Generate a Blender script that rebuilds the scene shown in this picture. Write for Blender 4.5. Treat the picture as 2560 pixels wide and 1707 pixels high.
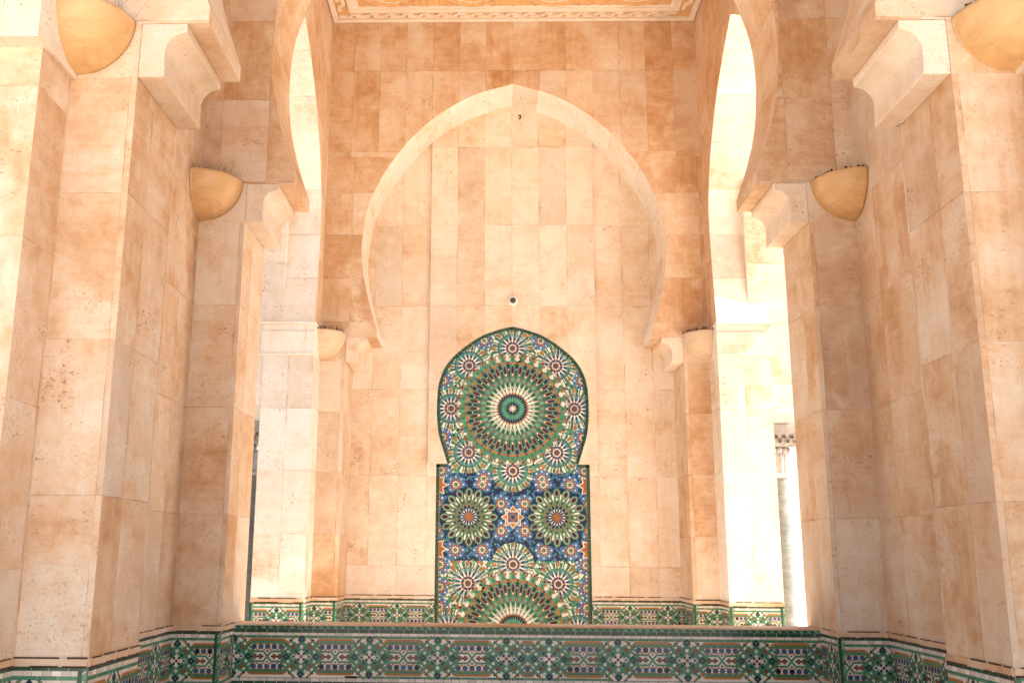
import bpy, bmesh, math, random
from mathutils import Vector, Matrix
import numpy as np

for o in list(bpy.data.objects):
    bpy.data.objects.remove(o, do_unlink=True)
S = bpy.context.scene
COL = S.collection
rnd = random.Random(7)
PI = math.pi

# ------------------------------------------------------------------ camera
cam = bpy.data.cameras.new("camera")
co = bpy.data.objects.new("camera", cam); COL.objects.link(co)
R_ = Vector((0.9996625, 0.0235, 0.0075)); F_ = Vector((-0.02444, 0.97690, 0.21230))
F_.normalize(); R_ = (R_ - F_ * R_.dot(F_)).normalized(); U_ = R_.cross(F_)
M = Matrix(((R_.x, U_.x, -F_.x, -0.3153), (R_.y, U_.y, -F_.y, 0.0), (R_.z, U_.z, -F_.z, 1.6), (0, 0, 0, 1)))
co.matrix_world = M
cam.sensor_width = 36.0; cam.lens = 2479.02 * 36 / 2560
cam.shift_x = 115.18 / 2560; cam.shift_y = -8.95 / 2560
cam.clip_start = 0.05; cam.clip_end = 3000
S.camera = co

# ------------------------------------------------------------------ sky, sun, exposure
SUN_EL, SUN_DX, SUN_DY = math.radians(45), 0.999, -0.035       # towards the sun: right, grazing the fronts
w = bpy.data.worlds.new("World"); S.world = w; w.use_nodes = True
nt = w.node_tree; nt.nodes.clear()
sky = nt.nodes.new("ShaderNodeTexSky"); sky.sky_type = 'NISHITA'; sky.sun_disc = False
sky.sun_elevation = SUN_EL
sky.sun_rotation = math.atan2(SUN_DX, SUN_DY)
sky.air_density = 1.0; sky.dust_density = 2.0; sky.ozone_density = 0.3
bg = nt.nodes.new("ShaderNodeBackground"); bg.inputs[1].default_value = 0.06
ow = nt.nodes.new("ShaderNodeOutputWorld")
nt.links.new(sky.outputs[0], bg.inputs[0]); nt.links.new(bg.outputs[0], ow.inputs[0])
sl = bpy.data.lights.new("sun", 'SUN'); sl.energy = 5.0; sl.angle = math.radians(0.5); sl.color = (1.0, 0.935, 0.855)
so = bpy.data.objects.new("sun", sl); COL.objects.link(so)
h = math.hypot(SUN_DX, SUN_DY)
sd = Vector((SUN_DX / h * math.cos(SUN_EL), SUN_DY / h * math.cos(SUN_EL), math.sin(SUN_EL)))
so.rotation_euler = sd.to_track_quat('Z', 'Y').to_euler(); so.location = sd * 60
S.view_settings.view_transform = 'Standard'; S.view_settings.look = 'None'
S.view_settings.gamma = 1.0; S.view_settings.use_curve_mapping = False
S.view_settings.exposure = 2.6
S.render.engine = 'CYCLES'
S.cycles.max_bounces = 10; S.cycles.diffuse_bounces = 8; S.cycles.use_denoising = True

# ------------------------------------------------------------------ materials
def new_mat(name):
    m = bpy.data.materials.new(name); m.use_nodes = True
    t = m.node_tree; b = t.nodes["Principled BSDF"]
    return m, t, b
def nd(t, typ, **kw):
    n = t.nodes.new(typ)
    for k, v in kw.items():
        if k.startswith('i_'):
            key = k[2:]
            n.inputs[int(key) if key.isdigit() else key].default_value = v
        else: setattr(n, k, v)
    return n
def L(t, a, b): t.links.new(a, b)
def math_n(t, op, a, b=None, c=None, clamp=False):
    n = t.nodes.new("ShaderNodeMath"); n.operation = op; n.use_clamp = clamp
    for i, x in enumerate((a, b, c)):
        if x is None: continue
        if isinstance(x, (int, float)): n.inputs[i].default_value = x
        else: L(t, x, n.inputs[i])
    return n.outputs[0]
def vmath(t, op, a, b=None):
    n = t.nodes.new("ShaderNodeVectorMath"); n.operation = op
    for i, x in enumerate((a, b)):
        if x is None: continue
        if isinstance(x, (tuple, list)): n.inputs[i].default_value = x
        else: L(t, x, n.inputs[i])
    return n.outputs[0]
def mixc(t, fac, a, b, blend='MIX'):
    n = t.nodes.new("ShaderNodeMix"); n.data_type = 'RGBA'; n.blend_type = blend
    for i, x in ((0, fac), (6, a), (7, b)):
        if isinstance(x, (int, float)): n.inputs[i].default_value = x
        elif isinstance(x, tuple): n.inputs[i].default_value = x + (1,) if len(x) == 3 else x
        else: L(t, x, n.inputs[i])
    return n.outputs[2]
def ramp(t, x, lo, hi):
    n = t.nodes.new("ShaderNodeMapRange"); n.clamp = True
    L(t, x, n.inputs[0]); n.inputs[1].default_value = lo; n.inputs[2].default_value = hi
    return n.outputs[0]
def noise(t, vec, scale, detail=4, rough=0.55, dist=0.0):
    n = t.nodes.new("ShaderNodeTexNoise"); n.inputs['Scale'].default_value = scale
    n.inputs['Detail'].default_value = detail; n.inputs['Roughness'].default_value = rough
    n.inputs['Distortion'].default_value = dist
    L(t, vec, n.inputs['Vector']); return n.outputs[0]

LIGHT = (0.66, 0.54, 0.415); MID = (0.58, 0.375, 0.225); DARK = (0.44, 0.222, 0.09)
PALETTE = (LIGHT, MID, DARK); PALE_P = ((0.75, 0.69, 0.61), (0.69, 0.575, 0.455), (0.51, 0.31, 0.16))
def travertine(name, cells=True, tone=0.0, joints=True, pal=PALETTE):
    m, t, b = new_mat(name)
    geo = nd(t, "ShaderNodeNewGeometry"); pos = geo.outputs['Position']
    if cells:
        uv = nd(t, "ShaderNodeUVMap", uv_map="cell").outputs[0]
        sz = nd(t, "ShaderNodeUVMap", uv_map="size").outputs[0]
        fl = vmath(t, 'FLOOR', uv); fr = vmath(t, 'FRACTION', uv)
        wn = nd(t, "ShaderNodeTexWhiteNoise", noise_dimensions='3D')
        oi = nd(t, "ShaderNodeObjectInfo")
        cmb = nd(t, "ShaderNodeCombineXYZ"); L(t, math_n(t, 'MULTIPLY', oi.outputs['Random'], 57.0), cmb.inputs[2])
        cell = vmath(t, 'ADD', fl, cmb.outputs[0]); L(t, cell, wn.inputs['Vector'])
        rv = wn.outputs['Color']
        sp = nd(t, "ShaderNodeSeparateColor"); L(t, rv, sp.inputs[0])
        r1, r2, r3 = sp.outputs
        p = vmath(t, 'ADD', pos, vmath(t, 'SCALE', rv)); p.node.inputs[1].links[0].from_node.inputs[3].default_value = 31.0
        # distance to the nearest joint, metres
        one = vmath(t, 'SUBTRACT', (1, 1, 0), fr); mn = vmath(t, 'MINIMUM', fr, one)
        dm = vmath(t, 'MULTIPLY', mn, sz)
        sx = nd(t, "ShaderNodeSeparateXYZ"); L(t, dm, sx.inputs[0])
        dist = math_n(t, 'MINIMUM', sx.outputs[0], sx.outputs[1])
    else:
        oi = nd(t, "ShaderNodeObjectInfo")
        r1 = oi.outputs['Random']; r2 = r1; r3 = r1; p = pos; dist = None
    # veins, horizontal in most slabs, upright in some
    st = nd(t, "ShaderNodeMapping"); L(t, p, st.inputs[0]); st.inputs['Scale'].default_value = (1.1, 1.1, 15.0)
    st2 = nd(t, "ShaderNodeMapping"); L(t, p, st2.inputs[0]); st2.inputs['Scale'].default_value = (15.0, 15.0, 1.0)
    vh = noise(t, st.outputs[0], 1.0, 6, 0.62, 0.35); vv = noise(t, st2.outputs[0], 1.0, 6, 0.62, 0.35)
    pick = math_n(t, 'GREATER_THAN', r3, 0.55)
    mv = nd(t, "ShaderNodeMix"); L(t, pick, mv.inputs[0]); L(t, vh, mv.inputs[2]); L(t, vv, mv.inputs[3]); vein = mv.outputs[0]
    cloud = noise(t, p, 1.7, 8, 0.62, 0.25); mott = noise(t, p, 8.5, 5, 0.65, 0.2)
    big = noise(t, pos, 0.55, 4, 0.6, 0.5)
    fine = noise(t, p, 28, 4, 0.7)
    # tone 0 = pale, 1 = deep
    a = math_n(t, 'MULTIPLY', math_n(t, 'SUBTRACT', cloud, 0.5), 1.7)
    a = math_n(t, 'ADD', a, math_n(t, 'MULTIPLY', math_n(t, 'SUBTRACT', mott, 0.5), 0.75))
    a = math_n(t, 'ADD', a, math_n(t, 'MULTIPLY', math_n(t, 'SUBTRACT', vein, 0.5), 0.55))
    a = math_n(t, 'ADD', a, math_n(t, 'MULTIPLY', math_n(t, 'SUBTRACT', big, 0.5), 1.1))
    a = math_n(t, 'ADD', a, math_n(t, 'MULTIPLY', math_n(t, 'SUBTRACT', r1, 0.5), 0.38))
    a = math_n(t, 'ADD', a, math_n(t, 'MULTIPLY', math_n(t, 'SUBTRACT', fine, 0.5), 0.30))
    a = math_n(t, 'ADD', a, 0.40 + tone, clamp=True)
    cr = nd(t, "ShaderNodeValToRGB"); L(t, a, cr.inputs[0])
    e = cr.color_ramp.elements; e[0].position = 0.0; e[0].color = pal[0] + (1,); e[1].position = 1.0; e[1].color = pal[2] + (1,)
    x = e.new(0.52); x.color = pal[1] + (1,)
    c = cr.outputs[0]
    # greyer slabs here and there
    c = mixc(t, math_n(t, 'MULTIPLY', ramp(t, r2, 0.8, 1.0), 0.35), c, (0.46, 0.385, 0.32))
    # milky patches with crisp edges
    mk = noise(t, vmath(t, 'ADD', p, (3.7, 1.1, 9.3)), 1.25, 7, 0.62, 0.5)
    mm = math_n(t, 'MULTIPLY', ramp(t, mk, 0.555, 0.63), ramp(t, fine, 0.30, 0.55))
    c = mixc(t, math_n(t, 'MULTIPLY', mm, 0.55), c, tuple(min(1, x * 1.06) for x in pal[0]))
    # fine brown specks everywhere, thicker in clouds
    sp1 = noise(t, p, 62, 3, 0.6); sc1 = noise(t, p, 3.1, 4, 0.6, 0.4)
    spk = math_n(t, 'MULTIPLY', ramp(t, sp1, 0.56, 0.68), ramp(t, sc1, 0.42, 0.62))
    c = mixc(t, math_n(t, 'MULTIPLY', spk, 0.62), c, (0.31, 0.15, 0.055))
    # pits, in clusters
    pt = nd(t, "ShaderNodeMapping"); L(t, p, pt.inputs[0]); pt.inputs['Scale'].default_value = (1.0, 1.0, 1.9)
    pn = noise(t, pt.outputs[0], 30, 4, 0.6, 0.5); clu = noise(t, p, 2.6, 4, 0.65, 0.3)
    thr = math_n(t, 'SUBTRACT', 0.76, math_n(t, 'MULTIPLY', ramp(t, clu, 0.40, 0.68), 0.21))
    pit = math_n(t, 'MULTIPLY', math_n(t, 'SUBTRACT', pn, thr), 14.0, clamp=True)
    c = mixc(t, math_n(t, 'MULTIPLY', pit, 0.75), c, (0.27, 0.125, 0.05))
    bump = math_n(t, 'SUBTRACT', math_n(t, 'MULTIPLY', fine, 0.25), pit)
    if dist is not None and joints:
        jn = noise(t, pos, 3.0, 3, 0.6)
        jw = math_n(t, 'ADD', 0.0016, math_n(t, 'MULTIPLY', ramp(t, jn, 0.4, 0.75), 0.0030))
        j = math_n(t, 'LESS_THAN', dist, jw)
        jd = math_n(t, 'MULTIPLY', j, math_n(t, 'ADD', 0.15, math_n(t, 'MULTIPLY', ramp(t, jn, 0.4, 0.72), 0.55)))
        c = mixc(t, jd, c, (0.20, 0.10, 0.045))
        soft = math_n(t, 'MULTIPLY', math_n(t, 'SUBTRACT', 1.0, ramp(t, dist, 0.0, 0.03)), ramp(t, jn, 0.5, 0.8))
        c = mixc(t, math_n(t, 'MULTIPLY', soft, 0.35), c, (0.36, 0.19, 0.08))
        bump = math_n(t, 'SUBTRACT', bump, math_n(t, 'MULTIPLY', j, 1.2))
    L(t, c, b.inputs['Base Color'])
    b.inputs['Roughness'].default_value = 0.62; b.inputs['Specular IOR Level'].default_value = 0.3
    bp = nd(t, "ShaderNodeBump"); bp.inputs['Strength'].default_value = 0.35; bp.inputs['Distance'].default_value = 0.006
    L(t, bump, bp.inputs['Height']); L(t, bp.outputs[0], b.inputs['Normal'])
    return m
STONE = travertine("travertine", tone=0.02)
PLAIN = travertine("travertine plain", cells=False, tone=-0.06)
PALE = travertine("travertine pale lit", cells=True, tone=-0.08, pal=PALE_P)  # daylight on the side jambs put into the colour; courtyard wall is simply pale
SOFT = travertine("travertine light", cells=True, tone=-0.06, pal=((0.71, 0.60, 0.485), (0.64, 0.465, 0.315), (0.47, 0.25, 0.105)))
DEEP_SHADED = travertine("travertine deep shaded", cells=True, tone=0.13)  # shade on the spandrels put into the stone colour; the coping shares it

def simple(name, col, rough=0.6, var=0.12, scale=8.0, bump=0.2, bscale=30, spec=0.4, metal=0.0):
    m, t, b = new_mat(name)
    tc = nd(t, "ShaderNodeTexCoord").outputs['Object']
    n1 = noise(t, tc, scale, 5, 0.6, 0.4)
    c = mixc(t, ramp(t, n1, 0.3, 0.7), tuple(x * (1 - var) for x in col), tuple(min(1, x * (1 + var)) for x in col))
    L(t, c, b.inputs['Base Color']); b.inputs['Roughness'].default_value = rough
    b.inputs['Specular IOR Level'].default_value = spec; b.inputs['Metallic'].default_value = metal
    bp = nd(t, "ShaderNodeBump"); bp.inputs['Strength'].default_value = bump; bp.inputs['Distance'].default_value = 0.004
    L(t, noise(t, tc, bscale, 4, 0.6), bp.inputs['Height']); L(t, bp.outputs[0], b.inputs['Normal'])
    return m
def tile(name, col, var=0.22, rough=0.2):
    m, t, b = new_mat(name)
    g = nd(t, "ShaderNodeNewGeometry")
    r = g.outputs['Random Per Island']
    c = mixc(t, r, tuple(x * (1 - var) for x in col), tuple(x * (1 + var) for x in col))
    n1 = noise(t, g.outputs['Position'], 14, 4, 0.6)
    c = mixc(t, math_n(t, 'MULTIPLY', ramp(t, n1, 0.45, 0.8), 0.25), c, tuple(x * 0.6 + 0.03 for x in col))
    L(t, c, b.inputs['Base Color']); b.inputs['Roughness'].default_value = rough
    b.inputs['Specular IOR Level'].default_value = 0.28
    bp = nd(t, "ShaderNodeBump"); bp.inputs['Strength'].default_value = 0.25; bp.inputs['Distance'].default_value = 0.004
    L(t, noise(t, g.outputs['Position'], 22, 2, 0.5), bp.inputs['Height']); L(t, bp.outputs[0], b.inputs['Normal'])
    return m
TC = dict(g=(0.056, 0.185, 0.10), d=(0.02, 0.066, 0.036), w=(0.64, 0.55, 0.45), n=(0.006, 0.013, 0.042),
          b=(0.036, 0.082, 0.15), o=(0.36, 0.125, 0.022), k=(0.17, 0.075, 0.032), l=(0.10, 0.29, 0.165), a=(0.045, 0.135, 0.27))
TN = dict(g='green', d='dark green', w='cream', n='navy', b='blue', o='amber', k='brown', l='light green', a='azure')
TILES = {k: tile("glazed tile " + TN[k], TC[k]) for k in TC}
KEYS = list(TC)
GAP = simple("dark joint", (0.06, 0.03, 0.015), 0.9)
ALAB = None
def alabaster(name, c0, c1):
    m, t, b = new_mat(name)
    tc = nd(t, "ShaderNodeTexCoord").outputs['Object']
    mp = nd(t, "ShaderNodeMapping"); L(t, tc, mp.inputs[0]); mp.inputs['Scale'].default_value = (2.5, 2.5, 6.0); mp.inputs['Rotation'].default_value = (0.5, 0.3, 0)
    n1 = noise(t, mp.outputs[0], 1.2, 7, 0.6, 1.5)
    c = mixc(t, ramp(t, n1, 0.3, 0.72), c0, c1)
    n2 = noise(t, tc, 40, 3, 0.6)
    c = mixc(t, math_n(t, 'MULTIPLY', ramp(t, n2, 0.68, 0.75), 0.5), c, tuple(x * 0.5 for x in c1))
    v = math_n(t, 'SUBTRACT', 1.0, math_n(t, 'MULTIPLY', math_n(t, 'ABSOLUTE', math_n(t, 'SUBTRACT', noise(t, mp.outputs[0], 0.6, 5, 0.55, 2.0), 0.5)), 40.0), clamp=True)
    c = mixc(t, math_n(t, 'MULTIPLY', v, 0.3), c, tuple(x * 0.65 for x in c1))
    L(t, c, b.inputs['Base Color']); b.inputs['Roughness'].default_value = 0.42
    b.inputs['Specular IOR Level'].default_value = 0.35
    return m
ALAB = alabaster("alabaster", (0.62, 0.385, 0.19), (0.53, 0.30, 0.12))
ALAB2 = alabaster("pale stone bowl", (0.60, 0.455, 0.32), (0.55, 0.375, 0.235))
SPIKE = simple("spike", (0.05, 0.032, 0.022), 0.7)
GREYM = alabaster("grey veined marble", (0.17, 0.165, 0.145), (0.06, 0.065, 0.056))
GREYL = alabaster("pale veined marble", (0.40, 0.37, 0.33), (0.22, 0.20, 0.18))
CARVE = simple("carved plaster ochre", (0.60, 0.35, 0.15), 0.8, 0.10, 5)
PLAST = simple("plaster cream", (0.72, 0.61, 0.49), 0.8, 0.08, 4)
WHITE = simple("white plastic", (0.7, 0.66, 0.6), 0.4)
BLACK = simple("dark glass", (0.03, 0.03, 0.035), 0.1)
ROOFM = simple("roof render", (0.5, 0.38, 0.27), 0.85)

def paving():
    m, t, b = new_mat("marble paving")
    g = nd(t, "ShaderNodeNewGeometry"); p = g.outputs['Position']
    br = nd(t, "ShaderNodeTexBrick"); L(t, p, br.inputs[0]); br.offset = 0.5
    br.inputs['Scale'].default_value = 1.0; br.inputs['Brick Width'].default_value = 1.2; br.inputs['Row Height'].default_value = 0.6
    br.inputs['Mortar Size'].default_value = 0.006
    br.inputs['Color1'].default_value = (0.68, 0.60, 0.50, 1); br.inputs['Color2'].default_value = (0.60, 0.52, 0.43, 1); br.inputs['Mortar'].default_value = (0.25, 0.18, 0.12, 1)
    n1 = noise(t, p, 1.5, 6, 0.6, 1.0)
    c = mixc(t, ramp(t, n1, 0.4, 0.8), br.outputs[0], (0.52, 0.42, 0.32)); c.node.inputs[0].links[0].from_node.inputs[4].default_value = 0.5
    L(t, c, b.inputs['Base Color']); b.inputs['Roughness'].default_value = 0.35
    return m
PAVE = paving()

# ------------------------------------------------------------------ mesh helpers
class MB:
    def __init__(s): s.v = []; s.f = []; s.cell = []; s.size = []; s.mi = []; s.smooth = []
    def poly(s, pts, cell=None, size=(1, 1), mi=0, sm=False):
        i = len(s.v); s.v += [tuple(p) for p in pts]; s.f.append(tuple(range(i, i + len(pts))))
        s.cell.append(cell if cell else [(0.5, 0.5)] * len(pts)); s.size.append(size); s.mi.append(mi); s.smooth.append(sm)
    def face(s, pts, lay=None, mi=0):
        """planar stone face; lay = (u0, w, v0, h): joints at u0 + k w and v0 + k h of the face's own axes"""
        a, b_, c = (Vector(p) for p in pts[:3]); n = (b_ - a).cross(Vector(pts[-1]) - a)
        ax = max(range(3), key=lambda i: abs(n[i]))
        ui, vi = ((1, 2), (0, 2), (0, 1))[ax]
        u0, w_, v0, h_ = lay if lay else (0.13, 0.62, 0.98, 0.936)
        s.poly(pts, [((p[ui] - u0) / w_, (p[vi] - v0) / h_) for p in pts], (w_, h_), mi)
    def box(s, x0, x1, y0, y1, z0, z1, lay=None, mi=0, skip=''):
        P = lambda x, y, z: (x, y, z)
        F = {'f': [P(x0, y0, z0), P(x1, y0, z0), P(x1, y0, z1), P(x0, y0, z1)],
             'k': [P(x1, y1, z0), P(x0, y1, z0), P(x0, y1, z1), P(x1, y1, z1)],
             'l': [P(x0, y1, z0), P(x0, y0, z0), P(x0, y0, z1), P(x0, y1, z1)],
             'r': [P(x1, y0, z0), P(x1, y1, z0), P(x1, y1, z1), P(x1, y0, z1)],
             't': [P(x0, y0, z1), P(x1, y0, z1), P(x1, y1, z1), P(x0, y1, z1)],
             'b': [P(x0, y1, z0), P(x1, y1, z0), P(x1, y0, z0), P(x0, y0, z0)]}
        for k, q in F.items():
            if k in skip: continue
            s.face(q, lay.get(k) if isinstance(lay, dict) else lay, mi)
    def build(s, name, mats, parent=None, loc=None, uv=True):
        me = bpy.data.meshes.new(name)
        off = Vector(loc) if loc is not None else (world_loc(parent) if parent else Vector((0, 0, 0)))
        me.from_pydata([tuple(Vector(p) - off) for p in s.v], [], s.f)
        for m in (mats if isinstance(mats, (list, tuple)) else [mats]): me.materials.append(m)
        if uv:
            u1 = me.uv_layers.new(name="cell"); u2 = me.uv_layers.new(name="size"); k = 0
            c = []; z = []
            for fi, f in enumerate(s.f):
                for j in range(len(f)): c += list(s.cell[fi][j]); z += list(s.size[fi])
            u1.data.foreach_set("uv", c); u2.data.foreach_set("uv", z)
        me.polygons.foreach_set("material_index", s.mi)
        me.polygons.foreach_set("use_smooth", s.smooth)
        me.update()
        ob = bpy.data.objects.new(name, me); COL.objects.link(ob)
        if parent: ob.parent = parent
        else: ob.location = off
        return ob
def world_loc(o):
    v = Vector((0, 0, 0))
    while o: v += o.location; o = o.parent
    return v
def thing(name, label, cat, loc=(0, 0, 0), rotz=0.0, group=None):
    o = bpy.data.objects.new(name, None); COL.objects.link(o); o.location = loc; o.rotation_euler = (0, 0, rotz)
    o.empty_display_size = 0.2
    tag(o, label, cat, group, 'thing'); return o
def tag(o, label, cat, group=None, kind=None):
    if label: o['label'] = label
    if cat: o['category'] = cat
    if group: o['group'] = group
    if kind: o['kind'] = kind
def bevel(o, wd=0.006, seg=2):
    m = o.modifiers.new("bevel", 'BEVEL'); m.width = wd; m.segments = seg; m.limit_method = 'ANGLE'; m.angle_limit = math.radians(40)
    w_ = o.modifiers.new("weld", 'WELD'); w_.merge_threshold = 0.0002
    o.modifiers.move(1, 0)

# ------------------------------------------------------------------ dimensions (metres)
A, B, T, P_ = 2.585, 3.008, 0.657, 2.249
D0, D1, D1E, D2, D2E, DL, DP, DB = 5.392, 5.819, 6.641, 8.673, 9.476, 12.465, 12.951, 13.717
ZK, ZS = 4.574, 4.95           # underside of the corbels, springing
ZKB, ZSB = 4.09, 4.43          # the same in the niche
ZC = 9.044                     # carved ceiling
TOP = 10.2
XO = A + T                     # outer face of the side walls
ZT1, ZT2, ZT3 = 0.958, 0.940, 1.000
PARY = 9.10

def smooth_profile(pts, n=44):
    """Catmull-Rom through (half width, z) points"""
    out = []
    P = [pts[0]] + list(pts) + [(pts[-1][0] - (pts[-2][0] - pts[-1][0]), 2 * pts[-1][1] - pts[-2][1])]
    per = max(3, n // (len(pts) - 1))
    for i in range(1, len(P) - 2):
        p0, p1, p2, p3 = P[i - 1:i + 3]
        for k in range(per):
            q = k / per
            out.append(tuple(0.5 * (2 * p1[j] + (p2[j] - p0[j]) * q + (2 * p0[j] - 5 * p1[j] + 4 * p2[j] - p3[j]) * q * q + (-p0[j] + 3 * p1[j] - 3 * p2[j] + p3[j]) * q ** 3) for j in (0, 1)))
    out.append(tuple(pts[-1])); return out
ARCH = smooth_profile([(2.147, 5.065), (2.205, 5.23), (2.30, 5.53), (2.37, 5.85), (2.405, 6.25), (2.397, 6.6), (2.36, 6.86), (2.295, 7.09), (2.225, 7.30), (2.03, 7.65), (1.66, 8.08), (1.18, 8.47), (0.6, 8.76), (0, 8.90)])
NICHE = smooth_profile([(1.836, 4.53), (1.938, 4.845), (2.03, 5.238), (2.072, 5.58), (2.064, 5.85), (1.99, 6.3), (1.79, 6.75), (1.46, 7.225), (1.035, 7.63), (0.54, 7.92), (0, 8.085)])
LAT = smooth_profile([(1.472, 4.51), (1.535, 4.95), (1.60, 5.45), (1.635, 5.92), (1.605, 6.2), (1.425, 6.68), (1.17, 7.05), (0.89, 7.37), (0.53, 7.66), (0.13, 7.92), (0, 7.99)])
OUTER = [(x * 1.163, 5.0 + (z - 5.065) * 1.22) for x, z in ARCH]

def arch_faces(mb, M, prof, d0, d1, smin, smax, ztop, lay, clip_lo=None, back=True, vous=0.78, step=None, faces=True, soffit_mi=0, lay_low=None):
    """arch cut through a slab: prof half-profile mirrored; M(s, d, z) -> world"""
    z0 = prof[0][1]
    for sg in (-1, 1):
        lim = smin if sg < 0 else smax
        arc = 0.0
        pr = [(min(x, clip_lo) if (clip_lo and sg < 0) else x, z) for x, z in prof]
        for (xa, za), (xb, zb) in zip(pr, pr[1:]):
            q = [(sg * xa, za), (lim, za), (lim, zb), (sg * xb, zb)]
            if sg < 0: q = q[::-1]
            u0, w_, v0, h_ = lay if not (lay_low and zb <= lay[2] + 1e-4) else lay_low
            if faces:
                for d, rev in ((d0, False),) + (((d1, True),) if back else ()):
                    pts = [M(s_, d, z_) for s_, z_ in q]; cl = [((s_ - u0) / w_, (z_ - v0) / h_) for s_, z_ in q]
                    if rev: pts = pts[::-1]; cl = cl[::-1]
                    mb.poly(pts, cl, (w_, h_))
            ln = math.hypot(xb - xa, zb - za)
            c0, c1 = (arc + sg * 40 + 0.3) / vous, (arc + ln + sg * 40 + 0.3) / vous
            mb.poly([M(sg * xa, d0, za), M(sg * xb, d0, zb), M(sg * xb, d1, zb), M(sg * xa, d1, za)],
                    [(c0, 0.02), (c1, 0.02), (c1, 0.98), (c0, 0.98)], (vous, 3.0), soffit_mi)
            arc += ln
    if faces and ztop > prof[-1][1]:
        za = prof[-1][1]
        for d in (d0, d1) if back else (d0,):
            q = [(smin, za), (smax, za), (smax, ztop), (smin, ztop)]
            u0, w_, v0, h_ = lay
            mb.poly([M(s_, d, z_) for s_, z_ in q], [((s_ - u0) / w_, (z_ - v0) / h_) for s_, z_ in q], (w_, h_))
def rect(mb, M, s0, s1, z0, z1, d, lay):
    u0, w_, v0, h_ = lay; q = [(s0, z0), (s1, z0), (s1, z1), (s0, z1)]
    mb.poly([M(s_, d, z_) for s_, z_ in q], [((s_ - u0) / w_, (z_ - v0) / h_) for s_, z_ in q], (w_, h_))

def corbel_profile(k=1.0, kz=1.0):
    pts = [(0, 0), (0.172, 0), (0.166, 0.10), (0.165, 0.176)]
    for i in range(1, 11):
        a = i / 10 * PI / 2
        pts.append((0.300 - 0.135 * math.cos(a), 0.176 + 0.135 * math.sin(a)))
    pts += [(0.300, 0.376), (0, 0.376)]
    return [(x * k, z * kz) for x, z in pts]
def corbel(parent, sg, xj, y0, y1, zk, k, kz):
    mb = MB(); pr = corbel_profile(k, kz); n = len(pr)
    W = lambda e, y, z: (sg * (xj - e), y, zk + z)
    fr = [W(e, y0, z) for e, z in pr]; bk = [W(e, y1, z) for e, z in pr]
    mb.poly(fr, [(0.5, 0.5)] * n, (3, 3)); mb.poly(bk[::-1], [(0.5, 0.5)] * n, (3, 3))
    acc = 0
    for i in range(n):
        j = (i + 1) % n
        mb.poly([fr[i], bk[i], bk[j], fr[j]], [(0.3, 0.1), (0.7, 0.1), (0.7, 0.15), (0.3, 0.15)], (3, 3), sm=(3 <= i <= 12))
    o = mb.build("corbel", SOFT, parent); bevel(o, 0.009, 2)
    return o

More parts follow.
